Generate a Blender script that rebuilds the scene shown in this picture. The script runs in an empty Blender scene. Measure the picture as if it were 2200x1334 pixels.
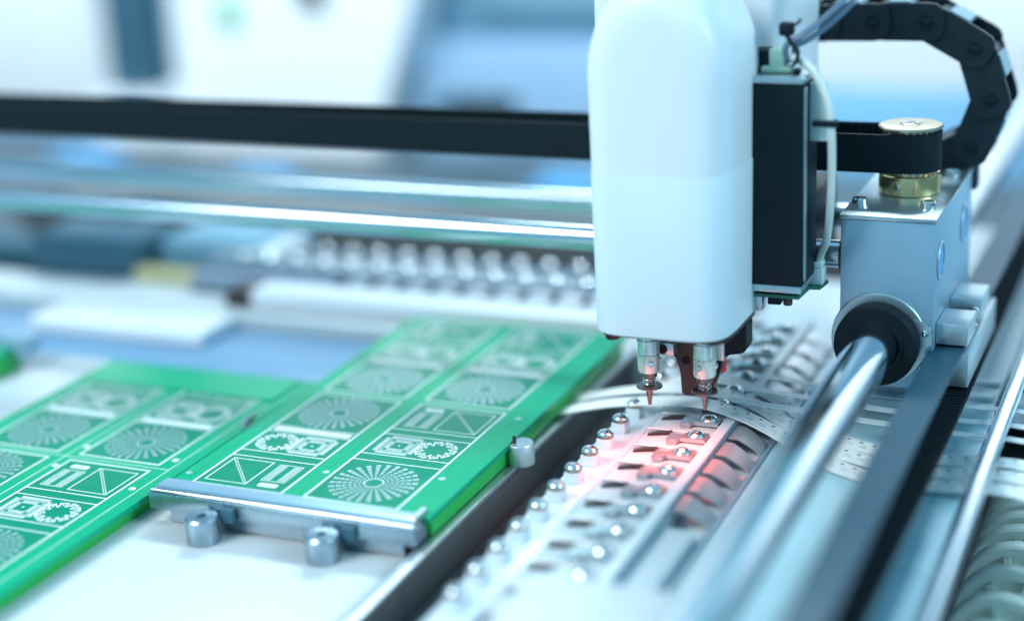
import bpy, bmesh, math, random
from mathutils import Vector, Matrix

random.seed(7)
sc = bpy.context.scene
MM = 0.001
PI = math.pi

# ------------------------------------------------------------------ camera
cam = bpy.data.cameras.new("camera")
cam.sensor_width = 36.0
cam.sensor_fit = 'HORIZONTAL'
cam.lens = 57.88
cam.clip_start = 0.01
cam.clip_end = 20.0
cam.dof.use_dof = True
cam.dof.focus_distance = 0.434
cam.dof.aperture_fstop = 3.3
cam.dof.aperture_blades = 0
cam_ob = bpy.data.objects.new("camera", cam)
sc.collection.objects.link(cam_ob)
R = Matrix(((0.9171, -0.0781, 0.3908), (0.3957, 0.2966, -0.8692), (-0.0480, 0.9518, 0.3029)))
cam_ob.matrix_world = Matrix.Translation((0, 0, 177.5 * MM)) @ R.to_4x4()
sc.camera = cam_ob

# ------------------------------------------------------------------ world and lamps
world = bpy.data.worlds.new("World")
sc.world = world
world.use_nodes = True
wn = world.node_tree
wn.nodes["Background"].inputs[0].default_value = (0.26, 0.70, 1.0, 1)
wn.nodes["Background"].inputs[1].default_value = 0.54


def area(name, loc, target, sx, sy, power, col, spread=180):
    l = bpy.data.lights.new(name, 'AREA')
    l.shape = 'RECTANGLE'
    l.size, l.size_y, l.energy, l.color = sx, sy, power, col
    l.spread = math.radians(spread)
    o = bpy.data.objects.new(name, l)
    sc.collection.objects.link(o)
    o.location = Vector(loc)
    o.rotation_euler = (Vector(target) - Vector(loc)).to_track_quat('-Z', 'Y').to_euler()
    return o


area("ceiling_lamp_near", (-0.62, -0.25, 0.80), (-0.15, 0.40, 0.05), 0.55, 0.30, 7.4, (0.92, 0.98, 0.96))
area("rear_glint_strip", (-0.30, 1.05, 0.72), (-0.20, 0.45, 0.0), 0.50, 0.08, 4.4, (0.78, 0.95, 1.0))  # unseen strip added behind for glints on rods and screw heads
area("ceiling_lamp_right", (0.75, 0.35, 0.55), (-0.12, 0.42, 0.03), 0.30, 0.30, 4.0, (0.64, 0.91, 1.0))
area("back_wall_fill", (-0.40, 0.62, 0.55), (-0.42, 1.0, 0.05), 1.3, 0.12, 1.7, (0.94, 0.98, 1.0), 80)  # unseen lamp added to brighten the back wall

vs = sc.view_settings
vs.view_transform = 'Standard'
vs.look = 'None'
vs.exposure = 0.46
vs.gamma = 1.0
vs.use_curve_mapping = False
try:
    sc.cycles.use_denoising = True
    sc.cycles.denoiser = 'OPENIMAGEDENOISE'
    sc.cycles.max_bounces = 8
    sc.cycles.sample_clamp_indirect = 6.0
    sc.cycles.caustics_reflective = False
    sc.cycles.caustics_refractive = False
except Exception:
    pass

# ------------------------------------------------------------------ materials
M = {}


def mat(name, col, rough=0.4, metal=0.0, var=0.06, nscale=250.0, bump=0.0, bscale=900.0, rvar=0.08, coat=0.0,
        trans=0.0, ior=1.45, emit=None, estr=0.0, stretch=(1, 1, 1), spec=0.5, sss=0.0):
    m = bpy.data.materials.new(name)
    m.use_nodes = True
    nt = m.node_tree
    b = nt.nodes["Principled BSDF"]
    tc = nt.nodes.new("ShaderNodeTexCoord")
    mp = nt.nodes.new("ShaderNodeMapping")
    mp.inputs["Scale"].default_value = stretch
    nt.links.new(tc.outputs["Object"], mp.inputs["Vector"])
    n = nt.nodes.new("ShaderNodeTexNoise")
    n.inputs["Scale"].default_value = nscale
    n.inputs["Detail"].default_value = 5.0
    nt.links.new(mp.outputs[0], n.inputs["Vector"])
    cr = nt.nodes.new("ShaderNodeMixRGB")
    cr.blend_type = 'MIX'
    lo = [max(0.0, c * (1 - var)) for c in col]
    hi = [min(1.0, c * (1 + var)) for c in col]
    cr.inputs[1].default_value = (*lo, 1)
    cr.inputs[2].default_value = (*hi, 1)
    nt.links.new(n.outputs["Fac"], cr.inputs[0])
    nt.links.new(cr.outputs[0], b.inputs["Base Color"])
    mr = nt.nodes.new("ShaderNodeMapRange")
    mr.inputs["To Min"].default_value = max(0.02, rough - rvar)
    mr.inputs["To Max"].default_value = min(1.0, rough + rvar)
    nt.links.new(n.outputs["Fac"], mr.inputs["Value"])
    nt.links.new(mr.outputs[0], b.inputs["Roughness"])
    b.inputs["Metallic"].default_value = metal
    b.inputs["IOR"].default_value = ior
    b.inputs["Specular IOR Level"].default_value = spec
    b.inputs["Coat Weight"].default_value = coat
    b.inputs["Coat Roughness"].default_value = 0.08
    b.inputs["Transmission Weight"].default_value = trans
    if sss:
        b.inputs["Subsurface Weight"].default_value = sss
        b.inputs["Subsurface Scale"].default_value = 0.003
    if emit:
        b.inputs["Emission Color"].default_value = (*emit, 1)
        b.inputs["Emission Strength"].default_value = estr
    if bump:
        n2 = nt.nodes.new("ShaderNodeTexNoise")
        n2.inputs["Scale"].default_value = bscale
        n2.inputs["Detail"].default_value = 4.0
        nt.links.new(mp.outputs[0], n2.inputs["Vector"])
        bp = nt.nodes.new("ShaderNodeBump")
        bp.inputs["Strength"].default_value = bump
        bp.inputs["Distance"].default_value = 0.0002
        nt.links.new(n2.outputs["Fac"], bp.inputs["Height"])
        nt.links.new(bp.outputs[0], b.inputs["Normal"])
    M[name] = m
    return m


def clear(name, tint, amount, rough=0.12):
    """thin clear plastic sheet: part transparent, part glossy skin"""
    m = bpy.data.materials.new(name)
    m.use_nodes = True
    nt = m.node_tree
    b = nt.nodes["Principled BSDF"]
    b.inputs["Base Color"].default_value = (*tint, 1)
    b.inputs["Roughness"].default_value = rough
    out = nt.nodes["Material Output"]
    t = nt.nodes.new("ShaderNodeBsdfTransparent")
    t.inputs[0].default_value = (*[min(1, 0.5 + 0.5 * c) for c in tint], 1)
    mx = nt.nodes.new("ShaderNodeMixShader")
    tc = nt.nodes.new("ShaderNodeTexCoord")
    n = nt.nodes.new("ShaderNodeTexNoise")
    n.inputs["Scale"].default_value = 160
    nt.links.new(tc.outputs["Object"], n.inputs["Vector"])
    mr = nt.nodes.new("ShaderNodeMapRange")
    mr.inputs["To Min"].default_value = amount - 0.08
    mr.inputs["To Max"].default_value = amount + 0.08
    nt.links.new(n.outputs["Fac"], mr.inputs["Value"])
    nt.links.new(mr.outputs[0], mx.inputs[0])
    nt.links.new(t.outputs[0], mx.inputs[1])
    nt.links.new(b.outputs[0], mx.inputs[2])
    nt.links.new(mx.outputs[0], out.inputs["Surface"])
    M[name] = m
    return m


mat('white_plastic', (0.79, 0.82, 0.87), 0.42, var=0.02, nscale=60, rvar=0.05, coat=0.08, bump=0.03, bscale=1500)
mat('white_lower_band', (0.72, 0.80, 0.86), 0.40, var=0.02, nscale=60, rvar=0.05, coat=0.08, bump=0.03, bscale=1500)
mat('white_table', (0.64, 0.68, 0.71), 0.30, var=0.06, nscale=25, bump=0.06, bscale=600, stretch=(1, 0.12, 1))
mat('deck_white', (0.70, 0.77, 0.82), 0.30, var=0.04, nscale=90, bump=0.05)
mat('grey_deck', (0.50, 0.76, 0.86), 0.30, var=0.07, nscale=70, bump=0.05)
mat('aluminium', (0.62, 0.68, 0.72), 0.36, 0.85, var=0.05, nscale=300, bump=0.10, bscale=2500, stretch=(1, 1, 1))
mat('turned_metal', (0.36, 0.45, 0.52), 0.28, 0.9, var=0.10, nscale=700, bump=0.05, bscale=2500, stretch=(1, 1, 0.1))
mat('anodised', (0.33, 0.50, 0.63), 0.42, 0.55, var=0.05, nscale=200, bump=0.12, bscale=4000)
mat('plate_steel', (0.48, 0.58, 0.62), 0.34, 0.85, var=0.08, nscale=160, bump=0.08)
mat('chrome', (0.78, 0.82, 0.85), 0.10, 1.0, var=0.04, nscale=80, rvar=0.04, stretch=(1, 0.15, 1))
mat('chrome_x', (0.52, 0.62, 0.70), 0.20, 1.0, var=0.05, nscale=80, rvar=0.04, stretch=(0.15, 1, 1))
mat('flap_steel', (0.60, 0.60, 0.63), 0.36, 0.55, var=0.08, nscale=300, bump=0.05)
mat('screw_steel', (0.80, 0.80, 0.80), 0.16, 1.0, var=0.05, nscale=900)
mat('copper_washer', (0.62, 0.36, 0.20), 0.3, 1.0)
mat('brass', (0.92, 0.66, 0.32), 0.22, 1.0, var=0.06, nscale=600, bump=0.05, bscale=3000, stretch=(1, 1, 6))
mat('pale_brass', (0.66, 0.55, 0.40), 0.32, 1.0, var=0.05, nscale=400)
mat('black_plastic', (0.002, 0.011, 0.017), 0.5, spec=0.25, var=0.15, nscale=300, bump=0.10, bscale=3500)
mat('chain_plastic', (0.004, 0.016, 0.024), 0.42, spec=0.45, var=0.2, nscale=250, bump=0.15, bscale=4000)
mat('strap_plastic', (0.22, 0.36, 0.44), 0.38, var=0.08)
mat('rubber_black', (0.003, 0.011, 0.017), 0.62, spec=0.25, var=0.2, nscale=400, bump=0.15, bscale=5000)
mat('belt_back', (0.014, 0.066, 0.108), 0.40, spec=0.25, var=0.12, nscale=150, bump=0.05)
mat('liner_grey', (0.13, 0.15, 0.165), 0.4, 0.3, var=0.15, nscale=60)
mat('dark_channel', (0.10, 0.105, 0.11), 0.45, var=0.2, nscale=60, spec=0.35)
mat('lane_metal', (0.20, 0.17, 0.18), 0.35, 0.5, var=0.2, nscale=150)
mat('dark_metal', (0.060, 0.045, 0.045), 0.35, 0.6, var=0.15, nscale=300)
mat('nozzle_steel', (0.26, 0.19, 0.19), 0.30, 0.8, var=0.08, nscale=500)
mat('clear_sleeve', (0.78, 0.86, 0.83), 0.10, 0.6, var=0.05, nscale=250)
mat('sleeve_low', (0.76, 0.84, 0.76), 0.14, 0.35, var=0.05, nscale=250)
mat('pcb_green', (0.001, 0.38, 0.195), 0.22, var=0.06, nscale=40, coat=0.0, spec=0.22, rvar=0.05, sss=0.25)
mat('pcb_mask', (0.001, 0.255, 0.145), 0.22, var=0.10, nscale=120, coat=0.0, spec=0.22, rvar=0.05)
mat('pcb_glow_green', (0.02, 0.52, 0.10), 0.30, var=0.1, nscale=60, sss=0.3)  # green with the glow of lit board edges put into the colour
mat('silk', (0.82, 0.90, 0.90), 0.45, var=0.05, nscale=600)
mat('pad_tin', (0.60, 0.68, 0.74), 0.30, 0.55, var=0.08, nscale=900)
mat('board_small', (0.02, 0.16, 0.10), 0.35, var=0.1)
mat('carrier_tape', (0.88, 0.90, 0.90), 0.42, var=0.04, nscale=300)
mat('tape_pocket', (0.16, 0.24, 0.28), 0.4)
mat('cream_plastic', (0.86, 0.90, 0.82), 0.34, var=0.04, nscale=100, sss=0.15)
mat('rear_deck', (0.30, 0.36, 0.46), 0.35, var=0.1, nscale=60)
mat('tray_grey', (0.10, 0.11, 0.11), 0.4, var=0.1, nscale=20)
mat('ledge_blue', (0.25, 0.42, 0.60), 0.5, var=0.04, nscale=8)
mat('blue_strip', (0.18, 0.34, 0.52), 0.30, var=0.08, nscale=30)
mat('blue_part', (0.09, 0.32, 0.60), 0.35, var=0.1, nscale=30)
mat('blue_lit_wall', (0.20, 0.46, 0.72), 0.5, var=0.05, nscale=8)  # blue light on the wall's foot put into the colour
mat('yellow_strip', (0.62, 0.55, 0.30), 0.4, var=0.08)
mat('wall_white', (0.82, 0.86, 0.90), 0.6, var=0.03, nscale=8)
mat('wall_blue', (0.20, 0.38, 0.50), 0.5, var=0.06, nscale=8)
mat('post_blue', (0.045, 0.13, 0.19), 0.5, var=0.08, nscale=10)
mat('floor_grey', (0.045, 0.075, 0.095), 0.45, var=0.10, nscale=12)
mat('wire_white', (0.70, 0.76, 0.72), 0.40, var=0.04)
mat('connector', (0.62, 0.78, 0.78), 0.40, var=0.05)
mat('connector_green', (0.42, 0.62, 0.50), 0.40, var=0.1, nscale=500)
mat('led_red', (0.40, 0.02, 0.02), 0.3, emit=(1.0, 0.06, 0.05), estr=0.12)
mat('green_light', (0.15, 0.55, 0.30), 0.4)
clear('clear_cover', (0.80, 0.87, 0.94), 0.55)
clear('clear_tape', (0.80, 0.88, 0.92), 0.62, 0.15)
clear('tube_clear', (0.20, 0.30, 0.42), 0.62, 0.10)

# ------------------------------------------------------------------ geometry helpers (all in millimetres)


def V(*a):
    return Vector(a)


def box(bm, x0, x1, y0, y1, z0, z1, bev=0.0, seg=2):
    vs_ = [bm.verts.new((x, y, z)) for x in (x0, x1) for y in (y0, y1) for z in (z0, z1)]
    q = [(0, 1, 3, 2), (4, 6, 7, 5), (0, 4, 5, 1), (2, 3, 7, 6), (0, 2, 6, 4), (1, 5, 7, 3)]
    fs = [bm.faces.new([vs_[i] for i in f]) for f in q]
    if bev > 0:
        es = list({e for f in fs for e in f.edges})
        bmesh.ops.bevel(bm, geom=es, offset=bev, segments=seg, profile=0.5, affect='EDGES')
    return bm


def basis(axis):
    a = Vector(axis).normalized()
    t = V(0, 0, 1) if abs(a.z) < 0.9 else V(1, 0, 0)
    u = t.cross(a).normalized()
    return a, u, a.cross(u)


def lathe(bm, prof, centre, axis=(0, 0, 1), n=40, cap=True):
    """prof: list of (radius, height along the axis)"""
    a, u, v = basis(axis)
    c = Vector(centre)
    rings = []
    for r, h in prof:
        if r < 1e-6:
            rings.append([bm.verts.new(c + a * h)])
        else:
            rings.append([bm.verts.new(c + a * h + (u * math.cos(2 * PI * i / n) + v * math.sin(2 * PI * i / n)) * r) for i in range(n)])
    for p, q in zip(rings, rings[1:]):
        for i in range(n):
            j = (i + 1) % n
            if len(p) == 1 and len(q) == 1:
                continue
            if len(p) == 1:
                bm.faces.new((p[0], q[i], q[j]))
            elif len(q) == 1:
                bm.faces.new((p[i], p[j], q[0]))
            else:
                bm.faces.new((p[i], p[j], q[j], q[i]))
    if cap:
        if len(rings[0]) > 1:
            bm.faces.new(rings[0][::-1])
        if len(rings[-1]) > 1:
            bm.faces.new(rings[-1])
    return bm


def cyl(bm, c, r, h, axis=(0, 0, 1), n=36, bev=0.0):
    if bev > 0:
        return lathe(bm, [(r - bev, 0), (r, bev), (r, h - bev), (r - bev, h)], c, axis, n)
    return lathe(bm, [(r, 0), (r, h)], c, axis, n)


def ring(bm, c, ro, ri, h, axis=(0, 0, 1), n=40, bev=0.2):
    prof = [(ri, 0), (ro - bev, 0), (ro, bev), (ro, h - bev), (ro - bev, h), (ri, h), (ri, 0)]
    return lathe(bm, prof, c, axis, n, cap=False)


def smooth_path(pts, k=6):
    P = [Vector(p) for p in pts]
    P = [P[0] * 2 - P[1]] + P + [P[-1] * 2 - P[-2]]
    out = []
    for i in range(1, len(P) - 2):
        for s in range(k):
            t = s / k
            a, b, c, d = P[i - 1], P[i], P[i + 1], P[i + 2]
            out.append(0.5 * ((2 * b) + (c - a) * t + (2 * a - 5 * b + 4 * c - d) * t * t + (3 * b - a - 3 * c + d) * t ** 3))
    out.append(P[-2])
    return out


def tube(bm, pts, r, n=12):
    pts = [Vector(p) for p in pts]
    d = (pts[1] - pts[0]).normalized()
    _, u, v = basis(d)
    rings = []
    for i, p in enumerate(pts):
        if i == 0:
            d2 = d
        elif i == len(pts) - 1:
            d2 = (pts[i] - pts[i - 1]).normalized()
        else:
            d2 = (pts[i + 1] - pts[i - 1]).normalized()
        q = d.rotation_difference(d2)
        u = q @ u
        v = q @ v
        d = d2
        rings.append([bm.verts.new(p + (u * math.cos(2 * PI * k / n) + v * math.sin(2 * PI * k / n)) * r) for k in range(n)])
    for a, b in zip(rings, rings[1:]):
        for k in range(n):
            j = (k + 1) % n
            bm.faces.new((a[k], a[j], b[j], b[k]))
    bm.faces.new(rings[0][::-1])
    bm.faces.new(rings[-1])
    return bm


def ribbon(bm, pts, side, w, t):
    """flat band: width w along `side`, thickness t"""
    pts = [Vector(p) for p in pts]
    rings = []
    for i, p in enumerate(pts):
        d = (pts[min(i + 1, len(pts) - 1)] - pts[max(i - 1, 0)]).normalized()
        s = Vector(side) - d * Vector(side).dot(d)
        s.normalize()
        nrm = s.cross(d).normalized()
        rings.append([bm.verts.new(p + s * a * w / 2 + nrm * b * t / 2) for a, b in ((-1, -1), (1, -1), (1, 1), (-1, 1))])
    for a, b in zip(rings, rings[1:]):
        for k in range(4):
            j = (k + 1) % 4
            bm.faces.new((a[k], b[k], b[j], a[j]))
    bm.faces.new(rings[0])
    bm.faces.new(rings[-1][::-1])
    return bm


def prism(bm, pts, origin, ex, ey, ez, h):
    """polygon pts (2D) in the frame ex, ey, extruded by h along ez"""
    o, ex, ey, ez = Vector(origin), Vector(ex), Vector(ey), Vector(ez)
    a = [bm.verts.new(o + ex * x + ey * y) for x, y in pts]
    b = [bm.verts.new(o + ex * x + ey * y + ez * h) for x, y in pts]
    bm.faces.new(a)
    bm.faces.new(b[::-1])
    n = len(pts)
    for i in range(n):
        j = (i + 1) % n
        bm.faces.new((a[i], b[i], b[j], a[j]))
    return bm


def quad(bm, x0, x1, y0, y1, z):
    bm.faces.new([bm.verts.new(p) for p in ((x0, y0, z), (x1, y0, z), (x1, y1, z), (x0, y1, z))])


def stroke(bm, pts, w, z, closed=False):
    """flat printed line of width w"""
    n = len(pts)
    for i in range(n if closed else n - 1):
        a, b = Vector((*pts[i], 0)), Vector((*pts[(i + 1) % n], 0))
        d = (b - a).normalized()
        s = V(-d.y, d.x, 0) * w / 2
        e = d * w / 2
        ps = (a - e - s, b + e - s, b + e + s, a - e + s)
        bm.faces.new([bm.verts.new((p.x, p.y, z + i * 0.002)) for p in ps])


def NB():
    return bmesh.new()


def world_loc(o):
    l = Vector((0, 0, 0))
    while o is not None:
        l += o.location
        o = o.parent
    return l


def make(name, bm, m, parent=None, smooth=35, recalc=True):
    if recalc:
        bmesh.ops.recalc_face_normals(bm, faces=bm.faces)
    off = world_loc(parent) if parent else Vector((0, 0, 0))
    bmesh.ops.scale(bm, vec=(MM, MM, MM), verts=bm.verts)
    bmesh.ops.translate(bm, vec=-off, verts=bm.verts)
    me = bpy.data.meshes.new(name)
    bm.to_mesh(me)
    bm.free()
    for p in me.polygons:
        p.use_smooth = True
    me.set_sharp_from_angle(angle=math.radians(smooth))
    me.materials.append(M[m])
    o = bpy.data.objects.new(name, me)
    sc.collection.objects.link(o)
    o.parent = parent
    return o


def thing(name, label, cat, loc, group=None):
    o = bpy.data.objects.new(name, None)
    o.empty_display_size = 0.005
    sc.collection.objects.link(o)
    o.location = Vector(loc) * MM
    o['label'] = label
    o['category'] = cat
    if group:
        o['group'] = group
    return o


def tag(o, label, cat, group=None):
    o['label'] = label
    o['category'] = cat
    if group:
        o['group'] = group
    return o


def struct(name, bm, m, smooth=35):
    o = make(name, bm, m, None, smooth)
    o['kind'] = 'structure'
    return o


def copy_part(o, parent, loc=None):
    c = o.copy()
    sc.collection.objects.link(c)
    c.parent = parent
    if loc is not None:
        c.location = loc
    for ch in [x for x in sc.objects if x.parent == o]:
        copy_part(ch, c)
    return c


# ------------------------------------------------------------------ the setting
struct('table', box(NB(), -900, -172.6, 40, 424, -2.5, 0, 0.3), 'white_table')
struct('table_side', box(NB(), -900, -173.4, 44, 424, -50, -2.6, 0.3), 'dark_channel')
struct('table_far_side', box(NB(), -900, -160, 470, 498, -12, 3, 0.6), 'white_table')
struct('table_rear', box(NB(), -159.5, -53, 487, 560, -12, 4, 0.6), 'white_table')
struct('table_recess_strip', box(NB(), -900, -172, 424.4, 469.5, -12, -1.5, 0.3), 'blue_strip')
struct('table_edge_trim', box(NB(), -172.3, -168.7, 40, 475, 2.2, 3.6, 0.2), 'aluminium')
struct('trim_carrier', box(NB(), -172.35, -170.2, 40, 475, -20, 2.15, 0.2), 'dark_channel')
struct('channel_floor', box(NB(), -170.4, 60, -60, 640, -58, -52), 'dark_channel')
struct('machine_floor', box(NB(), -1600, 900, -200, 1600, -130, -125), 'floor_grey')
struct('rear_bed', box(NB(), -900, 200, 560, 860, -40, -30, 0.5), 'floor_grey')
struct('reel_bounce_plate', box(NB(), -52, 30, 250, 520, -51.5, -48, 0.2), 'deck_white')  # white plate added under the reels to bounce light up
struct('channel_liner', box(NB(), -170.1, -149.6, 40, 475, -14, -9, 0.3), 'liner_grey')
struct('side_deck', box(NB(), -104, -53, 190, 432, 2, 8, 0.3), 'grey_deck')
struct('side_deck_rear', box(NB(), -104, -53, 433, 620, 2, 10, 0.3), 'deck_white')
dk = bpy.data.objects['side_deck']
for x_, y_, r_ in ((-72.9, 364.5, 0.45), (-75.2, 352, 0.25), (-66, 340, 0.3), (-93, 345, 0.4), (-58.5, 372, 0.25)):
    make('pin_hole', lathe(NB(), [(r_, 0), (r_, 0.04), (0, 0.05)], (x_, y_, 8.01), n=14), 'dark_channel', dk)
make('inlay_plate', box(NB(), -100, -56, 300, 352, 8.01, 8.35, 0.1, 1), 'grey_deck', dk)
o = struct('side_deck_edge_strip', box(NB(), -52.6, -49.5, 190, 432, 0, 7, 0.3), 'anodised')

# ------------------------------------------------------------------ backdrop machinery, far out of focus


def backbox(name, label, cat, m, x0, x1, y0, y1, z0, z1, bev=2):
    return tag(make(name, box(NB(), x0, x1, y0, y1, z0, z1, bev), m), label, cat)


t = thing('white_cabinet', 'large white cabinet far behind, left of the dark post', 'cabinet', (-760, 920, -125))
make('panel', box(NB(), -1000, -690, 900, 960, -20, 260, 3), 'wall_white', t)
make('base', box(NB(), -1000, -690, 896, 960, -125, -21, 3), 'blue_strip', t)
t = thing('dark_post', 'dark blue upright post between two white panels in the blurred background', 'post', (-665, 900, -125))
make('column', box(NB(), -681, -651, 885, 915, -3, 320, 2), 'post_blue', t)
make('foot', box(NB(), -690, -640, 875, 925, -125, -3.5, 3), 'wall_white', t)
t = thing('slanted_white_hood', 'big white machine hood with slanted right edge in the blurred background', 'machine hood', (-560, 920, -125))
prism_pts = [(-640, -20), (-492, -20), (-400, 240), (-640, 240)]
make('panel', prism(NB(), prism_pts, (0, 905, 0), (1, 0, 0), (0, 0, 1), (0, 1, 0), 40), 'wall_white', t)
make('base', box(NB(), -645, -495, 903, 950, -125, -20.5, 2), 'wall_white', t)
make('indicator_light', cyl(NB(), (-595, 904.5, 48), 9, 3, (0, -1, 0), 24, 0.5), 'green_light', t)
make('round_knob', cyl(NB(), (-532, 904.5, 61), 9, 5, (0, -1, 0), 24, 0.5), 'black_plastic', t)
t = thing('steel_blue_housing', 'steel blue machine housing left of the white head, far out of focus', 'housing', (-330, 960, -125))
make('front_panel', box(NB(), -480, -238, 950, 990, 28, 260, 3), 'wall_blue', t)
make('ledge', box(NB(), -480, -238, 930, 990, -125, 27, 4), 'ledge_blue', t)
make('vent_slot', box(NB(), -440, -250, 946, 949.5, 36, 44, 0.5), 'post_blue', t)
backbox('dark_sensor_box', 'small dark box on the ledge of the blue housing', 'sensor box', 'black_plastic', -436, -394, 870, 900, -14, 0, 2)
t = thing('white_rear_wall', 'bright white rear wall seen through the loop of the cable chain', 'rear wall', (-150, 960, -125))
make('panel', box(NB(), -236, 330, 950, 980, 0, 300, 3), 'wall_white', t)
make('blue_lit_band', box(NB(), -236, 330, 946, 980, -125, -0.5, 2), 'blue_lit_wall', t)  # blue band standing in for blue light on the lower wall
t = thing('side_frame_beam', 'pale frame beam running back on the far right, blurred', 'beam', (-20, 700, -125))
make('beam', box(NB(), -44, -8, 470, 940, -2, 12, 1.5), 'grey_deck', t)
make('beam_end_plate', box(NB(), -51, -30, 436, 469, 4, 11, 0.5), 'deck_white', t)
make('fixing_screw', lathe(NB(), [(3, 0), (3, 1), (1.8, 1.8), (1.6, 0.6), (0, 0.6)], (-45, 448, 11), n=20), 'dark_metal', t)
t = thing('outer_frame_rail', 'grey-blue outer frame rail beyond the pale beam at the right edge', 'rail', (20, 650, -125))
make('rail', box(NB(), -2, 40, 485, 940, -20, 30, 2), 'anodised', t)
make('rail_lip', box(NB(), -2, 6, 485, 940, 30.4, 36, 1), 'plate_steel', t)

# clutter on the rear half of the bed, between and under the two cross rods
backbox('rear_white_bar', 'long white bar with dark end just beyond the green panel', 'bar', 'white_plastic', -318, -178, 478, 492, 3.3, 10, 1.5)
backbox('dark_bar_end', 'dark end block at the left of the long white bar', 'end block', 'dark_metal', -329, -319, 478, 492, 3.3, 9, 1)
backbox('yellow_strip', 'pale yellow flat strip lying behind the white pad', 'strip', 'yellow_strip', -384, -318, 499, 508, 0, 7, 0.8)
backbox('white_pad', 'bright white flat pad on the blue strip left of the bar', 'pad', 'white_plastic', -392, -318, 446, 468, -1.4, 4, 1)
backbox('dark_rear_block', 'dark block at far left under the cross rods', 'block', 'post_blue', -432, -384, 500, 530, -2, 18, 2)
backbox('rear_support_block', 'blue-grey block between dark block and rear feeder bank', 'support block', 'wall_blue', -380, -338, 512, 560, -10, 16, 2)
backbox('rear_silver_block', 'silver block just left of the rear feeder bank', 'block', 'aluminium', -352, -328, 508, 540, -5, 14, 1)
for i, (x0, x1, y0, lab) in enumerate([(-640, -600, 760, 'leftmost blue block seen between the two cross rods'),
                                       (-505, -470, 740, 'middle blue block seen between the two cross rods'),
                                       (-330, -290, 760, 'blue block between the cross rods near the image centre'),
                                       (-235, -180, 760, 'blue block between the cross rods right beside the white head')]):
    backbox('blue_block', lab, 'block', 'blue_part', x0, x1, y0, y0 + 30, -30, -18, 3)['group'] = 'blue blocks on the rear bed'
backbox('rear_tray', 'long grey tray lying on the rear bed below the black belt', 'tray', 'tray_grey', -560, -120, 640, 700, -30, -10, 3)
backbox('rear_rail', 'long dark rail lying on the rear bed behind the cross rods', 'rail', 'post_blue', -700, -130, 590, 612, -30, -16, 2)

# ------------------------------------------------------------------ cross rods, belts, long rods
XR = 3.7
for y, lab in ((423, 'nearer of the two polished cross rods running left from the block'),
               (462, 'farther of the two polished cross rods under the black belt')):
    bm = lathe(NB(), [(XR - 0.4, 0), (XR, 0.4), (XR, 721.5), (XR - 0.4, 721.9)], (-790, y, 54), (1, 0, 0), 48)
    tag(make('guide_rod', bm, 'chrome_x'), lab, 'guide rod', 'polished guide rods')
bm = lathe(NB(), [(5.6, 0), (6.1, 0.5), (6.1, 1100), (5.6, 1100.5)], (-80.5, -60, 34), (0, 1, 0), 64)
tag(make('guide_rod', bm, 'chrome'), 'thick chrome rod passing through the black ring of the block', 'guide rod', 'polished guide rods')
bm = lathe(NB(), [(2.0, 0), (2.3, 0.3), (2.3, 900), (2.0, 900.3)], (-47.6, -40, 16), (0, 1, 0), 40)
tag(make('guide_rod', bm, 'chrome'), 'thin chrome rod beside the row of cream reels', 'guide rod', 'polished guide rods')

# black timing belt across the back, looping round the pulley on the block
PC = V(-78.7, 443, 0)
PR = 7.9
path = [(-860, PC.y - PR), ]
path = [V(-860 + i * (PC.x + 860) / 30, PC.y - PR, 79) for i in range(31)]
for i in range(1, 24):
    a = -PI / 2 + PI * i / 24
    path.append(V(PC.x + PR * math.cos(a), PC.y + PR * math.sin(a), 79))
path += [V(PC.x + i * (-860 - PC.x) / 30, PC.y + PR, 79) for i in range(31)]
t = thing('cross_timing_belt', 'wide black toothed belt from brass pulley across the back', 'timing belt', (-78.7, 443, 74))
make('band', ribbon(NB(), path, (0, 0, 1), 10.4, 0.9), 'rubber_black', t)
bm = NB()
for side in (-1, 1):
    yy = PC.y + side * (PR - 0.75)
    x = -88.0
    while x > -300:
        box(bm, x - 0.55, x + 0.55, yy - 0.32, yy + 0.32, 74.0, 84.0)
        x -= 2.0
o = make('teeth', bm, 'rubber_black', t)
o['kind'] = 'stuff'

# Y belt: upper run through the clamps, lower run with teeth upward
t = thing('long_timing_belt', 'flat belt with blue-black smooth back running beside the thick chrome rod', 'timing belt', (-63.4, 300, 30))
make('upper_run', ribbon(NB(), [(-63.4, -60 + i * 40, 31.1) for i in range(27)], (1, 0, 0), 8.4, 0.9), 'belt_back', t)
make('lower_run', ribbon(NB(), [(-61.9, -60 + i * 40, 18.6) for i in range(27)], (1, 0, 0), 8.6, 0.9), 'rubber_black', t)
bm = NB()
y = 200.0
while y < 600:
    box(bm, -66.1, -57.7, y - 0.5, y + 0.5, 19.0, 19.75, 0)
    y += 2.0
o = make('teeth', bm, 'rubber_black', t)
o['kind'] = 'stuff'

# ------------------------------------------------------------------ carriage block
t = thing('carriage_block', 'blue-grey aluminium carriage block riding on the thick chrome rod', 'carriage block', (-79, 445, 21))
body = make('body', box(NB(), -91.2, -66.7, 415, 476, 20.5, 65.9, 0.5, 2), 'anodised', t)
make('top_plate', box(NB(), -91.5, -66.4, 414.6, 476.4, 66.0, 67.2, 0.2, 2), 'plate_steel', t)


def hexbolt(x, y, z, par, r=2.0, h=1.9):
    bm = lathe(NB(), [(r, 0), (r, h - 0.35), (r - 0.3, h), (r * 0.52, h), (r * 0.5, h - 1.0), (0, h - 1.0)], (x, y, z), n=28)
    return make('bolt', bm, 'screw_steel', par)


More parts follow.
